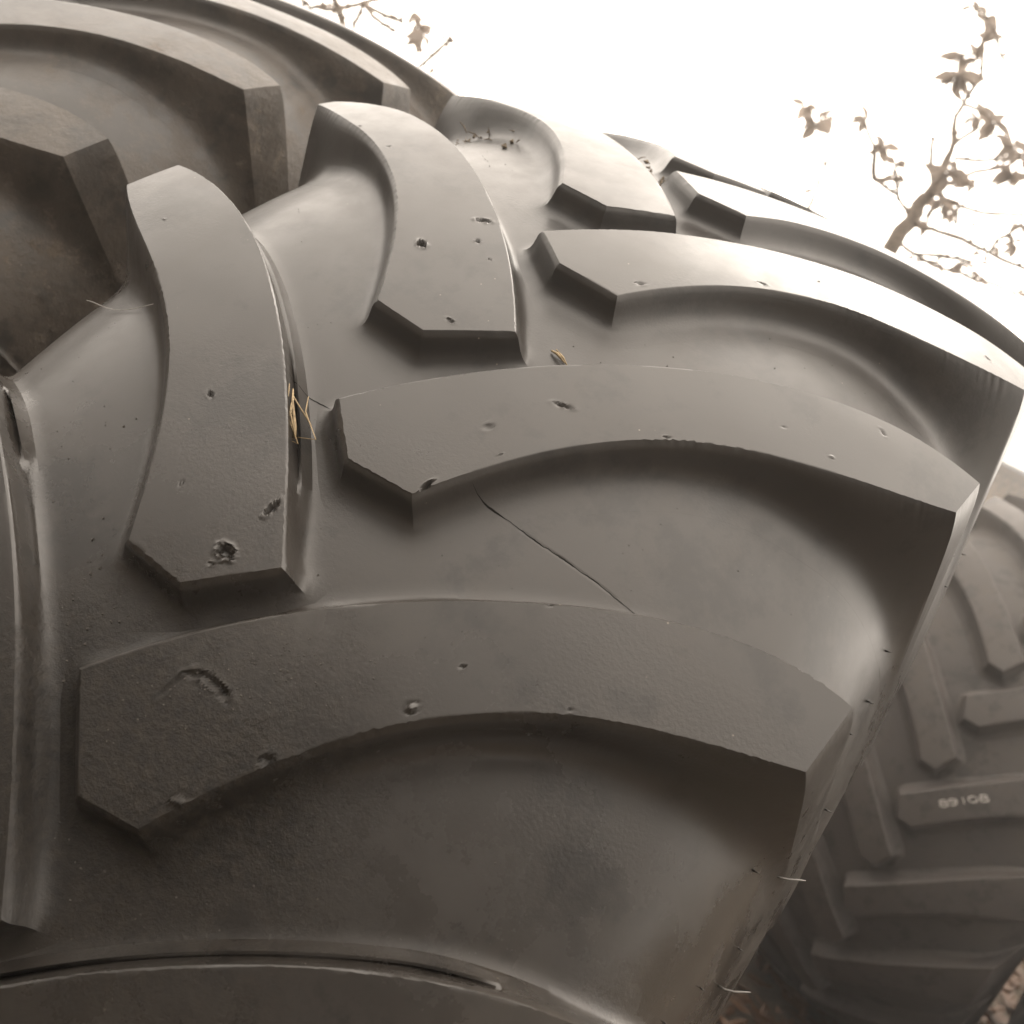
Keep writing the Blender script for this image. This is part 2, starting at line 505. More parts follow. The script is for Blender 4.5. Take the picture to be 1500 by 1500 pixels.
def carcass_mesh(ty, mat, ths, seams=(), fine=False, name='carcass'):
    S = []
    # cross positions, dense on the tread
    smax = ty.S[-1]
    st = ty.s_foot + .05
    npf = 180 if fine else 48
    S = list(np.linspace(0, st, npf)) + list(np.linspace(st, smax, 34)[1:])
    S = np.array(sorted(set([-s for s in S] + S)))
    x, r = ty.prof(S)
    nx, nt_ = len(S), len(ths)
    TT, XX = np.meshgrid(ths, x, indexing='ij'); RR = np.tile(r, (nt_, 1))
    SS = np.tile(S, (nt_, 1))
    for (ts, wd, hh) in seams:
        g = np.abs(TT - ts) * ty.R
        line = hh * np.clip(1 - g / wd, 0, 1) * (np.abs(SS) < st) * (.12 + (np.clip((XX - .045) / .012, 0, 1) * np.clip((.215 - XX) / .012, 0, 1) + np.clip((XX + .075) / .008, 0, 1) * np.clip((-.025 - XX) / .008, 0, 1)) * np.clip(.75 + .45 * np.sin(SS * 143) * np.sin(SS * 57), .6, 1.2))
        RR = RR + line
        jrow = np.abs(TT - ts) < .0012
        for i, j in np.argwhere(jrow):  # the line wanders a little
            x_ = XX[i, j]
            TT[i, j] += .0016 * noise.noise(Vector((x_ * 45, 2.2, 0))) + .0009 * noise.noise(Vector((x_ * 260, 5.2, 0)))
    if False:
        m_ = (np.abs(SS) < st + .02)
        idx = np.argwhere(m_)
        for i, j in idx:
            v = Vector((XX[i, j] * 9, TT[i, j] * 8, 1.7))
            RR[i, j] += .0004 * noise.noise(v) + .0003 * noise.noise(v * 6)
    P = ty.xyz(XX, RR, TT).reshape(-1, 3)
    faces = []
    closed = abs((ths[-1] - ths[0]) - 2 * math.pi) > 1e-6
    def id(i, j): return (i % nt_) * nx + j
    for i in range(nt_):
        for j in range(nx - 1):
            faces.append((id(i, j), id(i, j + 1), id(i + 1, j + 1), id(i + 1, j)))
        # join the inner edges
        faces.append((id(i, nx - 1), id(i, 0), id(i + 1, 0), id(i + 1, nx - 1)))
    return mesh_obj(name, P, faces, mat, None, True, 50, link_it=False)

BASE = [-.03635, 1.34873, -3.16858, 8.30499, -14.44631, -.27187, 3.34893, -11.32813, 15.81233, -1.39582, -.02582, .01416, -.11769, .05783, .31688, .3133]
PR = {(1, 0): [-0.0332, 1.3734, -3.7554, 11.0773, -18.5862, -0.2802, 3.4604, -11.767, 17.7952, -6.4001, -0.0247, 0.0199, -0.1227, 0.0579, 0.3175, 0.3136],
      (1, 1): [-0.0484, 1.4571, -3.0025, 5.0119, -7.9732, -0.2708, 3.4233, -12.194, 18.1438, -2.1329, -0.0213, 0.0121, -0.1149, 0.0571, 0.3172, 0.3134],
      (1, 2): [-0.0425, 1.4599, -3.8516, 8.9078, -10.5894, -0.2693, 3.4792, -12.65, 15.5469, 8.9889, -0.0237, 0.0075, -0.1089, 0.0562, 0.3168, 0.3137],
      (-1, 0): [-0.0362, 1.3228, -2.1059, 1.1138, -1.4348, -0.2637, 3.2802, -11.8128, 18.7025, -4.142, -0.0269, 0.0128, -0.1157, 0.0564, 0.3048, 0.319],
      (-1, 1): [-0.0366, 1.3593, -3.0992, 7.9861, -16.6585, -0.2726, 3.3189, -11.1093, 15.915, -2.3333, -0.0271, 0.018, -0.1168, 0.0588, 0.3169, 0.3219]}
PITCH, DL, PH0 = .24527, .1207, math.radians(30)
SEAM = .690
G = math.radians
GOUGE = {(-1, 0): [(.0048, .5592, .0045, .0035, .3, .004), (.0016, .5979, .0018, .005, .1, .003), (.0888, .641, .0025, .0012, 0, .002), (.006, .548, .0015, .001, 0, .0015), (.03, .66, .001, .001, 0, .001), (.07, .70, .0015, .0008, .5, .001)],
         (-1, 1): [(.0755, .8508, .0035, .0025, .4, .004), (.0626, .9112, .005, .0016, -.5, .003), (.0492, .8837, .0018, .0014, 0, .002), (.0099, .7925, .003, .0012, .2, .0015), (.03, .87, .0012, .0009, 0, .001)],
         (1, 1): [(.0879, .7763, .0055, .0011, .25, .002), (.0626, .7291, .003, .002, 1.2, .0012), (.0604, .667, .0013, .004, -.1, .004), (.15, .80, .002, .0008, .4, .0012), (.2, .87, .0009, .0009, 0, .0008), (.25, .93, .003, .0008, -.6, .001)],
         (1, 0): [(.041, .4932, .010, .0023, -.03, .0022), (.0290, .4905, .0052, .0021, .42, .0018), (.0232, .479, .0018, .0085, -.2, .0010), (.050, .4915, .005, .0022, -.45, .0018), (.1342, .5477, .0022, .0022, 0, -.0025), (.1427, .5842, .0012, .0012, 0, .0012),
                  (.0666, .4317, .004, .002, .3, -.0025), (.0906, .4772, .003, .003, 0, .002), (.2, .60, .001, .001, 0, .001), (.17, .55, .0011, .0011, 0, .001)],
         (1, 2): [(.06, .93, .003, .001, .3, .0015), (.12, 1.02, .003, .0009, .3, .0012)]}

T1 = Tyre(.9, .40121, 1.70351, .022, .317)
tyre1 = thing('tractor_tyre', 'large black tractor tyre with curved lugs filling the foreground', 'tyre', (0, 0, 0), 'tractor tyres standing in the yard')
tyre1_mat = Matrix.Translation((0, 0, .9))
tyre1.matrix_world = tyre1_mat
# carcass: fine where the photograph looks
t_a, t_b = -.35, 2.2
ths = np.concatenate([np.linspace(t_a, t_b, 640), np.linspace(t_b, t_a + 2 * math.pi, 110)[1:-1]])
# put exact samples at the seam
i_s = int(np.argmin(np.abs(ths - SEAM))); ths = np.concatenate([ths[:i_s], [SEAM - .0022, SEAM - .0008, SEAM, SEAM + .0008, SEAM + .0022], ths[i_s + 1:]])
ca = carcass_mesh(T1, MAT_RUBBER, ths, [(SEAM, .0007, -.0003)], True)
link(ca, tyre1)

shared = {}
def generic(ty, side, mat, key, par, nu=44, nv=8, rag=.0):
    k = (key, side)
    if k not in shared:
        shared[k] = lug_mesh('lug', ty, par, side, 0, mat, nu, nv, rag, seed=3).data
    return shared[k]
def add_shared_lug(me, ang, parent, name='lug'):
    o = bpy.data.objects.new(name, me)
    link(o, parent)
    o.rotation_euler = (-ang, 0, 0)
    return o

NL = 25
def tyre_angles(first, pitch, count, n_exact_lo, n_exact_hi):
    """exact pitch where seen, the remainder spread evenly round the back"""
    ex = list(range(n_exact_lo, n_exact_hi + 1))
    out = [(n, first + n * pitch) for n in ex]
    rest = count - len(ex)
    gap = 2 * math.pi - (len(ex) - 1) * pitch
    step = gap / (rest + 1)
    for i in range(1, rest + 1):
        out.append((n_exact_hi + i, first + n_exact_hi * pitch + i * step))
    return out
for side in (1, -1):
    first = PH0 + (0 if side == 1 else DL)
    for n, ang in tyre_angles(first, PITCH, NL, -3, 7):
        if (side, n) in PR:
            gl = [(gx, gt - ang, a, b, an, d) for (gx, gt, a, b, an, d) in GOUGE.get((side, n), [])]
            for _ in range(2):
                gx = random.uniform(.0, .29)
                lo_t, hi_t = poly(PR[(side, n)][5:10], max(gx, .06)), poly(PR[(side, n)][0:5], gx)
                k_ = random.uniform(.0007, .0012)
                gl.append((gx, random.uniform(lo_t, hi_t), k_ * random.uniform(1, 2.6), k_, random.uniform(-1.5, 1.5), random.choice((.0008, .0012, -.0008))))
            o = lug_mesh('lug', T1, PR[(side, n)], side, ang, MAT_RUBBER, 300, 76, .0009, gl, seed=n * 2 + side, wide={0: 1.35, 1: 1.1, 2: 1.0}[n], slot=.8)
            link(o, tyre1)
        elif -1 <= n <= 3:
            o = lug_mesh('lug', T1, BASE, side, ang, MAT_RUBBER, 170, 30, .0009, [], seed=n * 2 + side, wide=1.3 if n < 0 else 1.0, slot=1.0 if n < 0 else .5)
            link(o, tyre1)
        else:
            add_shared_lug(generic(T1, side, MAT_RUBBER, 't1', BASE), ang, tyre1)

# ------------------------------------------------------------------ second tyre, left
R2 = Matrix(((.99627743, .08556139, -.01051349), (-.08606797, .99414102, -.06539072), (.00485697, .06605217, .99780435)))
tyre2 = thing('tractor_tyre', 'muddy tractor tyre behind the left shoulder of the foreground tyre', 'tyre', (0, 0, 0), 'tractor tyres standing in the yard')
m2 = R2.to_4x4(); m2.translation = Vector((-.74941, .1427, .9005))
tyre2.matrix_world = m2
PH2 = .40779 + PH0
ths2 = np.linspace(0, 2 * math.pi, 361)[:-1]
link(carcass_mesh(T1, MAT_RUBBER_T2, ths2, [], False), tyre2)
for side in (1, -1):
    first = PH2 + (0 if side == 1 else DL)
    for n, ang in tyre_angles(first, PITCH, NL, -4, 5):
        if side == 1 and -2 <= n <= 3:
            link(lug_mesh('lug', T1, BASE, side, ang, MAT_RUBBER_T2, 110, 20, .0012, [], seed=n + 40), tyre2)
        else:
            add_shared_lug(generic(T1, side, MAT_RUBBER_T2, 't2', BASE), ang, tyre2)

# ------------------------------------------------------------------ third tyre, right, and its neighbour
PAR3 = [-.001, 1.117, -.23, 0, 0, -.133, 1.329, -1.079, 0, 0, -.028, -.004, -.09, .034, .352, .352]
T3 = Tyre(.902, .745, 0, .045, .352)
RINGS3 = [(.0015, .985), (.004, .93), (.007, .75), (.011, .45), (.016, .2), (.024, .07), (.034, -.02)]
def straight_tyre(label, loc, yaw, ph, dl=.177):
    t = thing('tractor_tyre', label, 'tyre', loc, 'tractor tyres standing in the yard')
    t.rotation_euler = (0, 0, yaw)
    if 'c3' not in shared:
        shared['c3'] = carcass_mesh(T3, MAT_RUBBER_T3, np.linspace(0, 2 * math.pi, 241)[:-1]).data
        for sd_ in (1, -1):
            shared[('l3', sd_)] = lug_mesh('lug', T3, PAR3, sd_, 0, MAT_RUBBER_T3, 40, 10, 0, [], rings=RINGS3).data
    link(bpy.data.objects.new('carcass', shared['c3']), t)
    for sd_ in (1, -1):
        for i in range(18):
            add_shared_lug(shared[('l3', sd_)], ph + (0 if sd_ == 1 else dl) + (i - 4) * .343 if i < 14 else ph + (0 if sd_ == 1 else dl) + 9 * .343 + (i - 13) * (2 * math.pi - 13 * .343) / 5, t)
    return t
tyre3 = straight_tyre('dull tractor tyre with straight lugs and the chalk number 89108, standing behind to the right', (.859, 2.49, .902), -.249, .388)
tyre4 = straight_tyre('shaded tractor tyre of which a corner shows at the lower right, past the chalked tyre', (1.72, 2.42, .902), -.22, .45)

# chalk writing on the lug one below n=0
def stroke_mesh(strokes, rad, name, mat, parent, place):
    bm = bmesh.new()
    for st in strokes:
        pts = [Vector(place(u, v)) for u, v in st]
        nrm_ = [Vector(place(u, v, .01)) - Vector(place(u, v)) for u, v in st]
        prev = None
        for i, p in enumerate(pts):
            a = pts[max(0, i - 1)]; b = pts[min(len(pts) - 1, i + 1)]
            d = (b - a).normalized(); nn = nrm_[i].normalized()
            s = d.cross(nn).normalized() * rad * (1 + .35 * noise.noise(p * 300)); s.x *= 1.9
            h = nn * .0006
            ring = [bm.verts.new(p - s), bm.verts.new(p + h), bm.verts.new(p + s)]
            if prev:
                bm.faces.new((prev[0], prev[1], ring[1], ring[0])); bm.faces.new((prev[1], prev[2], ring[2], ring[1]))
            prev = ring
    me = bpy.data.meshes.new(name); bm.to_mesh(me); bm.free(); me.shade_smooth(); me.materials.append(mat)
    return link(bpy.data.objects.new(name, me), parent)
def arc(cx, cy, rx, ry, a0, a1, n=18):
    return [(cx + rx * math.cos(G(a0 + (a1 - a0) * i / n)), cy + ry * math.sin(G(a0 + (a1 - a0) * i / n))) for i in range(n + 1)]
def digit8(x, s=1):
    return [arc(x, .46, .34, .46, -90, 270, 20), arc(x, -.5, .42, .5, 90, 450, 20)]
strokes = []
strokes += digit8(0)
strokes += [arc(.95, .42, .36, .45, 60, 420), [(1.31, .5), (1.33, -.1), (1.22, -.7), (.95, -.98), (.6, -.8)]]
strokes += [[(2.0, .95), (2.03, .2), (1.98, -.95)]]
strokes += [arc(2.95, -.02, .44, .85, 80, 445)]
strokes += digit8(4.05)
t_n = .388 - .343
def place3(u, v, dn=0.0):
    s = .0105
    x = .066 + u * s * 1.6 - v * s * .62
    tc_ = (poly(PAR3[0:5], x) + poly(PAR3[5:10], x)) / 2
    t = t_n + tc_ + (v * s * 1.15) / .902 + .008
    r = T3.top(x) + .0012 + dn
    return (x, -r * math.cos(t), r * math.sin(t))
stroke_mesh(strokes, .0012, 'chalk_number', MAT_CHALK, tyre3, place3)
def place3b(u, v, dn=0.0):
    x = -.02 + u * .012; t = .388 + .343 * 1.55 + v * .012 / .9
    xx, rr = T3.prof(T3.g(np.array([x])))
    r = float(rr[0]) + .0015 + dn
    return (x, -r * math.cos(t), r * math.sin(t))
zz = []
for k in range(5):
    zz += [(k * 1.1, -1 - k * .5), (k * 1.1 + .55, 1.2 - k * .5)]
stroke_mesh([zz], .0016, 'chalk_scribble', MAT_CHALK, tyre3, place3b)

# ------------------------------------------------------------------ small things on the foreground tyre
def tube(bm, pts, rads, n=6, cap=True):
    prev = None
    up = Vector((.3, .2, .9))
    for i, p in enumerate(pts):
        p = Vector(p)
        d = (Vector(pts[min(i + 1, len(pts) - 1)]) - Vector(pts[max(i - 1, 0)])).normalized()
        s = d.cross(up)
        if s.length < .1: s = d.cross(Vector((1, 0, 0)))
        s.normalize(); t = d.cross(s)
        r = rads[i] if hasattr(rads, '__len__') else rads
        ring = [bm.verts.new(p + (s * math.cos(a) + t * math.sin(a)) * r) for a in [2 * math.pi * k / n for k in range(n)]]
        if prev:
            for k in range(n):
                bm.faces.new((prev[k], prev[(k + 1) % n], ring[(k + 1) % n], ring[k]))
        elif cap: bm.faces.new(ring[::-1])
        prev = ring
    if cap: bm.faces.new(prev)
def bm_obj(name, bm, mat, parent=None, smooth=True):
    me = bpy.data.meshes.new(name); bm.to_mesh(me); bm.free()
    if smooth: me.shade_smooth()
    me.materials.append(mat)
    return link(bpy.data.objects.new(name, me), parent)

def on_floor(x, t, up=0.0):
    """world position on the carcass of the foreground tyre """
    xx, rr = T1.prof(T1.g(np.array([x])))
    r = float(rr[0]) + up
    a = t
    return Vector((float(xx[0]), -r * math.cos(a), r * math.sin(a) + .9))
def on_s(s, a, up=0.0):
    xx, rr = T1.prof(np.array([s])); x2, r2 = T1.prof(np.array([s + .004]))
    nx, nr = float(-(r2 - rr)[0]), float((x2 - xx)[0])
    l = math.hypot(nx, nr); sg = 1
    x = float(xx[0]) - nx / l * -up * 1; r = float(rr[0]) + nr / l * up
    return Vector((x, -r * math.cos(a), r * math.sin(a)))

# moulding nubs (vent spews) round the right shoulder
spew_bm = bmesh.new()
tube(spew_bm, [(0, 0, 0), (0, 0, .003), (.0008, 0, .006)], [.0011, .0008, .0004], 6)
spew_me = bpy.data.meshes.new('moulding_nub'); spew_bm.to_mesh(spew_me); spew_bm.free(); spew_me.shade_smooth(); spew_me.materials.append(MAT_RUBBER)
long_bm = bmesh.new()
tube(long_bm, [(0, 0, 0), (.001, 0, .004), (.004, .001, .009), (.009, .002, .013), (.014, .002, .0155)], [.0009, .0008, .0007, .0006, .0003], 6)
long_me = bpy.data.meshes.new('moulding_whisker'); long_bm.to_mesh(long_me); long_bm.free(); long_me.shade_smooth()
long_me.materials.append(plain('pale_rubber_whisker', (.12, .11, .10), .45, .5, 200, .2))
for i in range(34):
    a = PH0 - .25 + i * .043 + random.uniform(-.006, .006)
    s = T1.s_foot - .055 + random.choice([0, .022, .045, .07]) + random.uniform(-.004, .004)
    p = on_s(s, a); q = on_s(s, a, .01)
    d = (q - p).normalized()
    o = bpy.data.objects.new('moulding_nub', spew_me); link(o, tyre1)
    o.location = p
    o.rotation_euler = (d + Vector((random.uniform(-.3, .3), random.uniform(-.3, .3), 0))).to_track_quat('Z', 'Y').to_euler()
    k = random.uniform(.5, .95); o.scale = (k, k, k)
for a_, ds in ((PH0 + .12, -.02), (PH0 + .02, 0.), (PH0 - .12, -.03)):
    s = T1.s_foot + ds
    p = on_s(s, a_); d = (on_s(s, a_, .01) - p).normalized()
    o = bpy.data.objects.new('moulding_whisker', long_me); link(o, tyre1)
    o.location = p; o.rotation_euler = d.to_track_quat('Z', 'Y').to_euler()

# dry straw caught beside the left lug
bm = bmesh.new()
def pth(pl, r, jit=.0006, lift=.009):
    pts = [on_floor(x, t, u + lift) + Vector((random.uniform(-jit, jit), random.uniform(-jit, jit), random.uniform(-jit, jit))) for x, t, u in pl]
    tube(bm, pts, r, 5)
pth([(-.061, .680, .010), (-.056, .668, .010), (-.048, .656, .009), (-.038, .648, .007), (-.030, .643, .006)], [.0006, .0011, .0011, .0009, .0006])
pth([(-.052, .679, .009), (-.047, .671, .008), (-.040, .664, .006), (-.034, .657, .005), (-.030, .652, .004)], [.0005, .0008, .0012, .0013, .001])
pth([(-.056, .676, .010), (-.049, .665, .008), (-.040, .654, .006), (-.033, .645, .005)], [.0004, .0007, .0007, .0006])
pth([(-.050, .675, .009), (-.042, .671, .006), (-.035, .669, .003), (-.029, .666, .002)], [.0004, .0005, .0005, .0004])
pth([(-.036, .644, .007), (-.030, .642, .005), (-.026, .643, .004)], [.0012, .0018, .0012])
for q_ in range(6):
    x0, t0_ = -.060 + .004 * q_ * random.uniform(.5, 1.2), .682 - .004 * q_ * random.random()
    pth([(x0, t0_, .010), (x0 + .006, t0_ - .010, .009), (x0 + .014 + .002 * q_, t0_ - .022, .007), (-.034 + .002 * random.random(), .645 + .004 * random.random(), .005)], [.0003, .0005, .0005, .0004])
straw = bm_obj('dry_grass', bm, MAT_STRAW)
straw['label'] = 'tuft of yellow dry grass stalks caught beside the lower left lug of the foreground tyre'
straw['category'] = 'dry grass'
bm = bmesh.new()
pth([(.044, .838, .002), (.050, .8355, .003), (.058, .832, .002)], [.0007, .0012, .0005], lift=0)
pth([(.047, .839, .003), (.054, .836, .002), (.062, .830, .002)], [.0004, .0008, .0004], lift=0)
ch = bm_obj('straw_scrap', bm, MAT_STRAW)
ch['label'] = 'tiny scrap of straw lying just above the long middle lug of the foreground tyre'
ch['category'] = 'straw'
bm = bmesh.new()
pts = [on_floor(-.262 + .066 * i / 10, .689 - .003 * math.sin(i * .5), .012 - .010 * math.sin(math.pi * i / 10)) for i in range(11)]
tube(bm, pts, .00025, 4)
th = bm_obj('cobweb_thread', bm, MAT_THREAD)
th['label'] = 'thin pale cobweb thread across the groove at the left shoulder of the foreground tyre'
th['category'] = 'cobweb'
# torn skin of rubber that peels up at the seam
bm = bmesh.new()
pv = None
for i in range(13):
    f = i / 12
    x = -.066 + .034 * f
    p = on_floor(x, .690 - .0025 * f, .0012 + .0008 * f); w = .0006 + .0022 * max(0, f - .45) * (1 + .4 * math.sin(i * 2.1))
    q = on_floor(x, .690 - .0025 * f + w / .86 * 1.6, .001 + .0035 * max(0, f - .4))
    a_, b_ = bm.verts.new(p), bm.verts.new(q)
    c_ = bm.verts.new(q + Vector((0, .0005, -.0008)))
    if pv:
        bm.faces.new((pv[0], a_, b_, pv[1])); bm.faces.new((pv[1], b_, c_, pv[2]))
    pv = (a_, b_, c_)
bm_obj('seam_flash', bm, MAT_RUBBER, tyre1)

# the hairline crack along the mould joint, two stretches, lying over the groove floor and the feet of the lugs
bm = bmesh.new()
from mathutils.bvhtree import BVHTree
tv, tf = [], []
for ch_ in tyre1.children:
    if ch_.type == 'MESH' and (ch_.name.startswith('lug') or ch_.name == 'carcass'):
        R_ = Matrix.Rotation(ch_.rotation_euler[0], 4, 'X'); b0 = len(tv)
        tv.extend([R_ @ v.co for v in ch_.data.vertices]); tf.extend([[b0 + i for i in p.vertices] for p in ch_.data.polygons])
bvh = BVHTree.FromPolygons(tv, tf)
for x0_, x1_ in ((.0765, .205), (-.068, -.032)):
    pv = None
    nseg_ = int((x1_ - x0_) / .0014)
    for i in range(nseg_ + 1):
        x = x0_ + (x1_ - x0_) * i / nseg_
        a = .690 + .0016 * noise.noise(Vector((x * 45, 2.2, 0))) + .0007 * noise.noise(Vector((x * 300, 5.2, 0)))
        w = (.00022 + .0006 * max(0, noise.noise(Vector((x * 60, 8, 1))) + .1)) * min(1, i / 4, (nseg_ - i) / 4 + .05)
        row = []
        for da in (-w / .88, w / .88):
            d_ = Vector((0, -math.cos(a + da), math.sin(a + da)))
            hit = bvh.ray_cast(Vector((x, 0, 0)) + d_ * 1.1, -d_)
            row.append(bm.verts.new(hit[0] + d_ * .00012))
        if pv: bm.faces.new((pv[0], row[0], row[1], pv[1]))
        pv = row
bm_obj('hairline_crack', bm, plain('crack_dirt', (.010, .009, .008), .9, .1, 200, .2), tyre1, False)

# grit and dirt crumbs lying on the lower left of the tread
bm = bmesh.new()
def crumb(p, r):
    vs_ = []
    for d in ((1, 0, 0), (-1, 0, 0), (0, 1, 0), (0, -1, 0), (0, 0, 1), (0, 0, -1)):
        vs_.append(bm.verts.new(p + Vector(d) * r * random.uniform(.5, 1.2)))
    for a_, b_, c_ in ((0, 2, 4), (2, 1, 4), (1, 3, 4), (3, 0, 4), (2, 0, 5), (1, 2, 5), (3, 1, 5), (0, 3, 5)):
        bm.faces.new((vs_[a_], vs_[b_], vs_[c_]))
for i in range(750):
    x = random.gauss(-.04, .06); t = random.gauss(.42, .075)
    crumb(on_floor(max(-.2, min(.2, x)), t, .0002), random.choice((.0004, .0006, .0008, .0013)) * random.uniform(.7, 1.3))
for i in range(350):
    x = random.uniform(-.25, .27); t = random.uniform(.2, 1.2)
    crumb(on_floor(x, t, .0001), random.uniform(.0003, .0007))
for i in range(160):
    x = random.gauss(.05, .03); t = poly(BASE[:5], x) - .02 - abs(random.gauss(0, .035))
    if t > poly(BASE[5:10], max(x, .0579)) + .01 and x > 0:
        r = T1.top(x); a = t + PH0
        crumb(Vector((x, -r * math.cos(a), r * math.sin(a) + .9)), random.choice((.0003, .0005, .0008)))
gr_ = bm_obj('dirt_grit', bm, MAT_GRIT, None, False)
gr_['kind'] = 'stuff'
gr_['label'] = 'dirt crumbs and grit scattered over the lower tread of the foreground tyre'

# dry debris fallen from the trees, caught on the top left of the foreground tyre
bm = bmesh.new()
for i in range(190):
    x = random.uniform(-.29, -.06); t = 1.19 + (x + .15) * -.25 + random.gauss(.02, .035)
    p = on_floor(x, t, .0015 + abs(random.gauss(0, .004)))
    if random.random() < .55:
        crumb(p, random.uniform(.0012, .0042))
    else:
        d = Vector((random.gauss(0, 1), random.gauss(0, 1), random.gauss(0, .3))).normalized() * random.uniform(.006, .022)
        tube(bm, [p, p + d * .5 + Vector((0, 0, .001)), p + d], [.0004, .0007, .0003], 4)
for i in range(60):
    x = random.uniform(-.09, .0); t = 1.235 + random.gauss(0, .02)
    crumb(on_floor(x, t, .001), random.uniform(.001, .003))
db = bm_obj('plant_debris', bm, plain('plant_debris', (.19, .155, .115), .9, .1, 120, .5), None, False)
db['kind'] = 'stuff'
db['label'] = 'bits of dry plant debris and soil caught on the crest of the foreground tyre'

# ------------------------------------------------------------------ ground
def gz(x, y):
    d = math.hypot(x, y - 1)
    return .02 * noise.noise(Vector((x * 1.3, y * 1.3, 0))) * min(1, d / 4) + .01 * noise.noise(Vector((x * 6, y * 6, 3))) - .012
xs = sorted(set(list(np.linspace(-6, 8, 120)) + [-2000, -500, -120, -40, -15, 15, 40, 120, 500, 2000]))
ys = sorted(set(list(np.linspace(-5, 9, 120)) + [-2000, -500, -120, -40, -12, 14, 30, 60, 120, 500, 2000]))
gv = [(x, y, gz(x, y) if abs(x) < 10 and abs(y) < 11 else -.012) for y in ys for x in xs]
nxg = len(xs)
gf = [(j * nxg + i, j * nxg + i + 1, (j + 1) * nxg + i + 1, (j + 1) * nxg + i) for j in range(len(ys) - 1) for i in range(nxg - 1)]
go = mesh_obj('ground', gv, gf, MAT_GROUND)
go['kind'] = 'structure'
# leaf litter
bm = bmesh.new()
for i in range(5200):
    if i < 3600: x, y = random.uniform(-.6, 2.6), random.uniform(.6, 4.6)
    else: x, y = random.uniform(-4, 6), random.uniform(-3, 8)
    z = gz(x, y) + random.uniform(.003, .03)
    L_ = random.uniform(.03, .07); w = L_ * random.uniform(.3, .5); a = random.uniform(0, 6.28)
    e = Matrix.Rotation(a, 3, 'Z') @ Matrix.Rotation(random.uniform(-.6, .6), 3, 'X') @ Matrix.Rotation(random.uniform(-.5, .5), 3, 'Y')
    P = [(-L_, 0, .006), (-L_ * .3, w, 0), (L_ * .5, w * .7, .004), (L_, 0, .012), (L_ * .5, -w * .7, 0), (-L_ * .3, -w, .006)]
    vv = [bm.verts.new(e @ Vector(q) + Vector((x, y, z))) for q in P]
    bm.faces.new(vv[0:4]); bm.faces.new((vv[0], vv[3], vv[4], vv[5]))
lit = bm_obj('leaf_litter', bm, MAT_LITTER, None, False)
lit['kind'] = 'stuff'
lit['label'] = 'brown fallen leaves covering the ground between the tyres'

# ------------------------------------------------------------------ trees
def unpx(px, py, depth):
    """a place in the world seen in that direction at that depth; used once to survey where the branches stand"""
    return CAM + (FWD + RIGHT * ((px - 750) / 1528.6) + DOWN * ((py - 750) / 1528.6)) * depth

# leaf meshes: pointed, folded along the midrib
leaf_meshes = []
for k in range(4):
    L_, w = 1.0, (.20, .25, .17, .23)[k]
    V = []; Fc = []
    nseg = 6
    for i in range(nseg + 1):
        f = i / nseg
        ww = w * math.sin(math.pi * f ** .8) * (1 if f < 1 else 0) + .012
        bend = -.14 * f * f * (1 + .4 * k)
        V += [(-ww, f, bend + ww * .5), (0, f, bend), (ww, f, bend + ww * .5)]
    for i in range(nseg):
        a = i * 3
        Fc += [(a, a + 1, a + 4, a + 3), (a + 1, a + 2, a + 5, a + 4)]
    me = bpy.data.meshes.new('leaf'); me.from_pydata(V, [], Fc); me.shade_smooth(); me.materials.append(MAT_LEAF)
    leaf_meshes.append(me)
def leaf(parent, p, d, size, inv):
    o = bpy.data.objects.new('leaf', random.choice(leaf_meshes))
    link(o, parent)
    q = d.normalized().to_track_quat('Y', 'Z') @ Matrix.Rotation(random.uniform(-2, 2), 4, 'Y').to_quaternion()
    mw = Matrix.LocRotScale(p, q, Vector((size, size, size)))
    o.matrix_local = inv @ mw
def cluster(parent, p, n, size, inv, droop=.5):
    for i in range(n):
        d = Vector((random.gauss(0, 1), random.gauss(0, 1), random.gauss(-droop, .8))).normalized()
        leaf(parent, p + d * size * .05, d, 1.35 * size * random.uniform(.6, 1.25), inv)

def crooked(pts, amp, sub=4):
    out = []
    for a, b in zip(pts[:-1], pts[1:]):
        for i in range(sub):
            f = i / sub
            p = a.lerp(b, f)
            if i: p = p + Vector((noise.noise(p * 9), noise.noise(p * 9 + Vector((5, 0, 0))), noise.noise(p * 9 + Vector((0, 7, 0))))) * amp
            out.append(p)
    out.append(pts[-1])
    return out
bpts = []
def branch(parent, name, px, depth, r0, r1, inv, mat, dd=.0, amp=.012):
    n = len(px)
    pts = [unpx(x, y, depth + dd * i / max(1, n - 1)) for i, (x, y) in enumerate(px)]
    pts = crooked(pts, amp)
    bpts.extend(pts)
    m_ = len(pts)
    rads = [max(.0075, 1.1 * (r0 + (r1 - r0) * i / (m_ - 1))) * (1 + .25 * noise.noise(p * 25)) for i, p in enumerate(pts)]
    bm = bmesh.new(); tube(bm, [inv @ p for p in pts], rads, 7)
    # buds along the twig
    for i in range(1, m_, 2):
        if random.random() < .6:
            p = inv @ pts[i]; d = Vector((random.gauss(0, 1), random.gauss(0, 1), .6)).normalized()
            tube(bm, [p, p + d * .012, p + d * .022], [rads[i] * .8, rads[i] * .9 + .0015, .0005], 5)
    return bm_obj(name, bm, mat, parent)

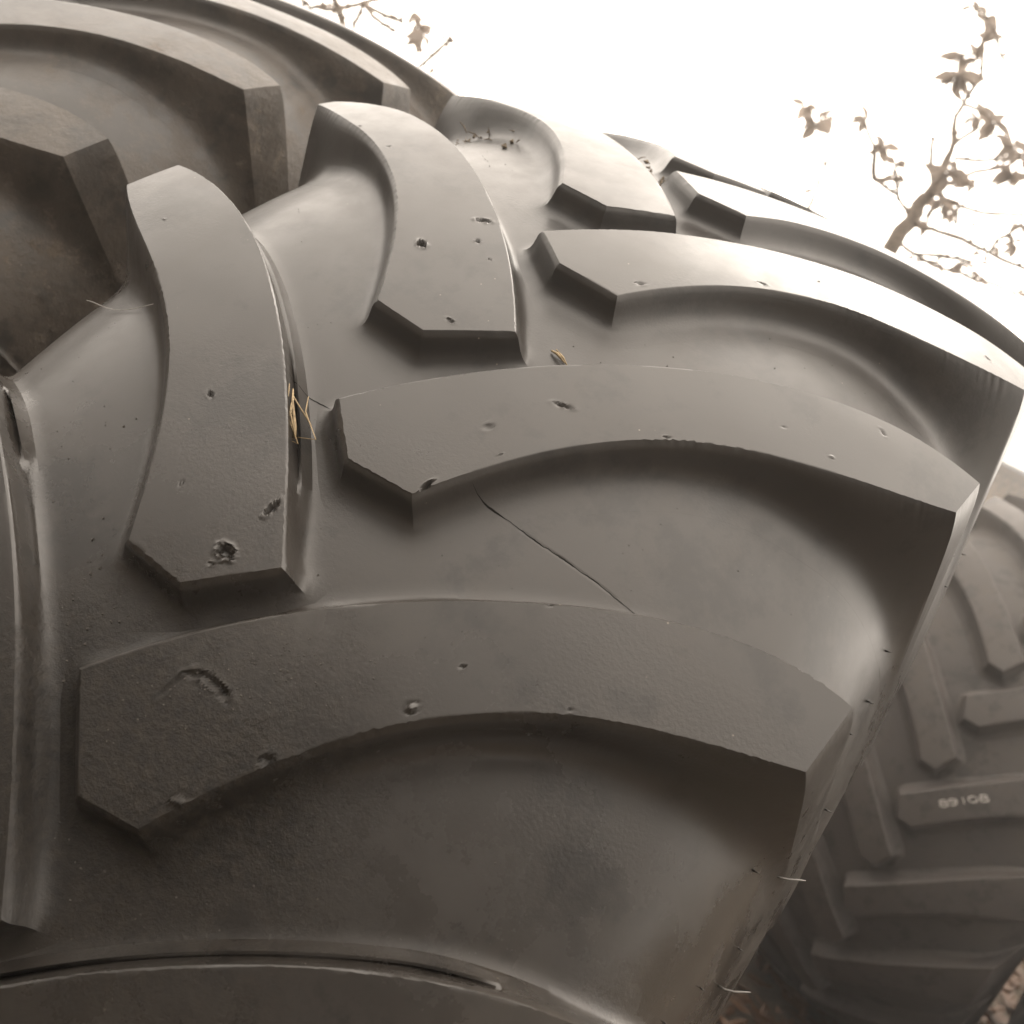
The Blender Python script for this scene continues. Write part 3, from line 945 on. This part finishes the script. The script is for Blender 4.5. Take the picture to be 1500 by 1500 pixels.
# young tree behind the right shoulder
D1 = 4.4
base = unpx(1310, 355, D1)
tree1 = thing('young_tree', 'young tree with clusters of dry drooping leaves rising behind the right shoulder of the tyre', 'tree', (base.x - .05, base.y, 0))
inv1 = Matrix.Translation(-Vector((base.x - .05, base.y, 0)))
trunk_pts = [Vector((base.x - .05, base.y, -.05)), Vector((base.x - .03, base.y + .02, .8)), Vector((base.x - .02, base.y, 1.6)), base, unpx(1345, 300, D1), unpx(1368, 275, D1)]
tp = crooked(trunk_pts, .03, 4)
bm = bmesh.new(); tube(bm, [inv1 @ p for p in tp], [.046 - .022 * i / (len(tp) - 1) for i in range(len(tp))], 12)
bm_obj('trunk', bm, MAT_BARK, tree1)
br = [  # polyline, depth change, radii
    ([(1366, 278), (1385, 245), (1398, 205), (1400, 170), (1425, 130), (1438, 118), (1440, 60), (1448, 30)], .1, .014, .003),
    ([(1362, 280), (1398, 212), (1430, 190)], -.1, .008, .003),
    ([(1330, 325), (1365, 335), (1410, 350), (1450, 370), (1505, 395)], -.3, .010, .006),
    ([(1330, 315), (1315, 285), (1290, 268), (1280, 262)], .15, .006, .0025),
    ([(1400, 232), (1440, 235), (1500, 232), (1530, 230)], .2, .005, .002),
    ([(1375, 270), (1420, 255), (1450, 248), (1480, 240)], .1, .006, .003),
    ([(1366, 282), (1400, 300), (1440, 312), (1500, 315)], .3, .004, .0015),
    ([(1366, 270), (1364, 215), (1366, 200)], .0, .004, .0015),
    ([(1316, 350), (1340, 372), (1380, 375), (1410, 380)], -.1, .005, .0025),
    ([(1340, 372), (1370, 390), (1410, 400), (1432, 412)], .1, .004, .002),
    ([(1450, 370), (1462, 350), (1475, 345)], 0, .003, .0015),
]
for pl, dd, r0, r1 in br:
    branch(tree1, 'branch', pl, D1, r0, r1, inv1, MAT_TWIG, dd)
for (x, y, n, s) in [(1400, 112, 13, .075), (1408, 80, 6, .06), (1432, 88, 5, .06), (1445, 25, 5, .05), (1460, 50, 5, .055), (1425, 8, 4, .045),
                     (1455, 178, 9, .065), (1430, 170, 4, .05), (1485, 215, 9, .07), (1482, 255, 11, .08), (1500, 225, 6, .06),
                     (1385, 255, 9, .06), (1402, 248, 6, .05), (1380, 300, 8, .06), (1395, 310, 5, .05), (1350, 292, 6, .05), (1335, 322, 5, .045), (1358, 325, 4, .045),
                     (1295, 213, 9, .055), (1268, 180, 5, .05), (1312, 240, 3, .045), (1325, 265, 4, .045), (1308, 255, 2, .04),
                     (1410, 385, 6, .05), (1435, 405, 5, .045), (1485, 355, 6, .055), (1495, 330, 4, .045), (1440, 385, 3, .04), (1420, 270, 4, .045), (1468, 85, 3, .05), (1340, 380, 3, .03), (1372, 385, 3, .035),
                     (1490, 430, 3, .05), (1400, 330, 3, .035)]:
    p = unpx(x, y, D1 + random.uniform(-.15, .25))
    near = min(bpts, key=lambda q: (q - p).length)
    mid = near.lerp(p, .5) + Vector((random.gauss(0, .02), random.gauss(0, .02), random.gauss(.01, .02)))
    tw = crooked([near, mid, p], .01, 4)
    bm = bmesh.new(); tube(bm, [inv1 @ q for q in tw], [.0078 - .0018 * i / len(tw) for i in range(len(tw))], 5)
    bm_obj('twig', bm, MAT_TWIG, tree1)
    cluster(tree1, p, max(2, int(n * 1.32)), s, inv1)
for i in range(26):
    x = random.uniform(1270, 1500); y = random.uniform(20, 430)
    if x < 1360 and y < 150: continue
    if y > 300 + (x - 1250) * .5: continue
    p = unpx(x, y, D1 + random.uniform(-.2, .3))
    leaf(tree1, p, Vector((random.gauss(0, 1), random.gauss(0, 1), random.gauss(-.5, .7))), random.uniform(.035, .06), inv1)

# slim shoot further left
D2 = 4.9
b2 = unpx(1187, 300, D2)
tree2 = thing('leafy_shoot', 'slim shoot with a few dry leaves at its tip, standing left of the young tree', 'shoot', (b2.x, b2.y, 0))
inv2 = Matrix.Translation(-Vector((b2.x, b2.y, 0)))
pts = crooked([Vector((b2.x, b2.y, -.03)), Vector((b2.x + .02, b2.y, 1.0)), b2, unpx(1200, 262, D2), unpx(1215, 232, D2), unpx(1224, 215, D2), unpx(1212, 205, D2), unpx(1208, 188, D2)], .012, 5)
bm = bmesh.new(); tube(bm, [inv2 @ p for p in pts], [.011 - .008 * i / (len(pts) - 1) for i in range(len(pts))], 6)
bm_obj('stem', bm, MAT_TWIG, tree2)
for (x, y, n, s) in [(1195, 180, 9, .065), (1180, 155, 5, .06), (1212, 172, 4, .05), (1204, 163, 3, .045), (1228, 218, 2, .045), (1205, 235, 2, .04), (1193, 275, 1, .04), (1248, 203, 1, .04), (1219, 148, 1, .04)]:
    cluster(tree2, unpx(x, y, D2 + random.uniform(-.1, .1)), n, s, inv2)

# bare twiggy tree top left
D3 = 4.0
b3 = unpx(520, 60, D3)
b3 = Vector((b3.x, b3.y, 0))
tree3 = thing('bare_tree', 'nearly bare tree whose twigs and few brown leaves show above the left tyre', 'tree', (b3.x, b3.y, 0))
inv3 = Matrix.Translation(-b3)
tp = crooked([b3 + Vector((0, 0, -.05)), b3 + Vector((.02, 0, .9)), unpx(515, 70, D3), unpx(485, -10, D3), unpx(500, -150, D3)], .02, 5)
bm = bmesh.new(); tube(bm, [inv3 @ p for p in tp], [.013 - .009 * i / (len(tp) - 1) for i in range(len(tp))], 8)
bm_obj('trunk', bm, MAT_BARK, tree3)
for pl, dd, r0, r1 in [([(510, 55), (500, 15), (485, -10)], 0, .006, .004), ([(497, 10), (515, 8), (540, 2), (560, -2)], .1, .004, .002), ([(478, 8), (455, 12), (430, -10)], .1, .003, .002),
                       ([(532, 2), (545, 22), (560, 35), (578, 45)], -.1, .004, .002), ([(537, 8), (570, 25), (590, 33)], .1, .003, .0015), ([(532, 5), (525, 25), (518, 42)], 0, .003, .002),
                       ([(614, 98), (635, 80), (655, 62), (665, 60)], 0, .003, .0015), ([(500, 12), (478, 14), (465, 10)], 0, .003, .002)]:
    branch(tree3, 'branch', pl, D3, r0, r1, inv3, MAT_TWIG, dd, .008)
for (x, y, n, s) in [(612, 42, 8, .06), (602, 20, 4, .045), (622, 52, 4, .055), (605, 62, 3, .05), (628, 25, 1, .04), (655, 57, 3, .04), (637, 108, 2, .035), (642, 110, 1, .04), (620, 78, 1, .035),
                     (560, 38, 2, .03), (568, 25, 2, .03), (490, 8, 3, .035), (450, 8, 3, .035), (475, -3, 3, .035), (535, 3, 3, .03), (520, 30, 1, .03), (636, 100, 1, .03)]:
    cluster(tree3, unpx(x, y, D3 + random.uniform(-.1, .1)), n, s, inv3)

# ------------------------------------------------------------------ shed far behind
shed = thing('storage_shed', 'tan timber shed with a pale roof, blurred in the distance at the right edge', 'shed', (4.2, 24, 0))
def box(name, x0, x1, y0, y1, z0, z1, mat, parent):
    V = [(x, y, z) for x in (x0, x1) for y in (y0, y1) for z in (z0, z1)]
    Fc = [(0, 1, 3, 2), (4, 6, 7, 5), (0, 4, 5, 1), (2, 3, 7, 6), (0, 2, 6, 4), (1, 5, 7, 3)]
    return mesh_obj(name, V, Fc, mat, parent, False)
box('wall', -4, 6, 0, 5, 0, 3.3, MAT_DOOR, shed)
bd = None
for i in range(50):
    w = .2
    x0 = -4 + i * w
    if bd is None:
        bd = box('board', 0, w - .012, -.03, -.002, 0, 3.3, MAT_WOOD, shed)
        o = bd
    else:
        o = bd.copy(); link(o, shed)
    o.location = (x0, 0 - (.006 if i % 2 else 0), 0)
rv = [(-4.3, -.5, 3.25), (6.3, -.5, 3.25), (6.3, 2.5, 4.0), (-4.3, 2.5, 4.0), (-4.3, 5.5, 3.25), (6.3, 5.5, 3.25)]
rv += [(x, y, z + .08) for x, y, z in rv]
rf = [(0, 3, 2, 1), (3, 4, 5, 2), (6, 7, 8, 9), (9, 8, 11, 10), (0, 1, 7, 6), (4, 10, 11, 5), (1, 2, 8, 7), (2, 5, 11, 8), (0, 6, 9, 3), (3, 9, 10, 4)]
mesh_obj('roof', rv, rf, MAT_ROOF, shed, False)

# ------------------------------------------------------------------ haze: added scattering box that imitates lens glare
hv = [(x, y, z) for x in (-2100, 2100) for y in (-2100, 2100) for z in (-1.05, 4.6)]
hz = mesh_obj('veil', hv, [(0, 1, 3, 2), (4, 6, 7, 5), (0, 4, 5, 1), (2, 3, 7, 6), (0, 2, 6, 4), (1, 5, 7, 3)], None, None, False)
MAT_VEIL = bpy.data.materials.new('veil')
MAT_VEIL.use_nodes = True
hn = MAT_VEIL.node_tree
hn.nodes.clear()
ho = hn.nodes.new('ShaderNodeOutputMaterial')
pv_ = hn.nodes.new('ShaderNodeVolumePrincipled')
pv_.inputs['Color'].default_value = (.95, .95, .95, 1)
pv_.inputs['Density'].default_value = .010
pv_.inputs['Anisotropy'].default_value = .4
hn.links.new(pv_.outputs[0], ho.inputs['Volume'])
hz.data.materials.append(MAT_VEIL)
hz['kind'] = 'stuff'
hz['label'] = 'added bright haze in the air between the tyres and the trees'
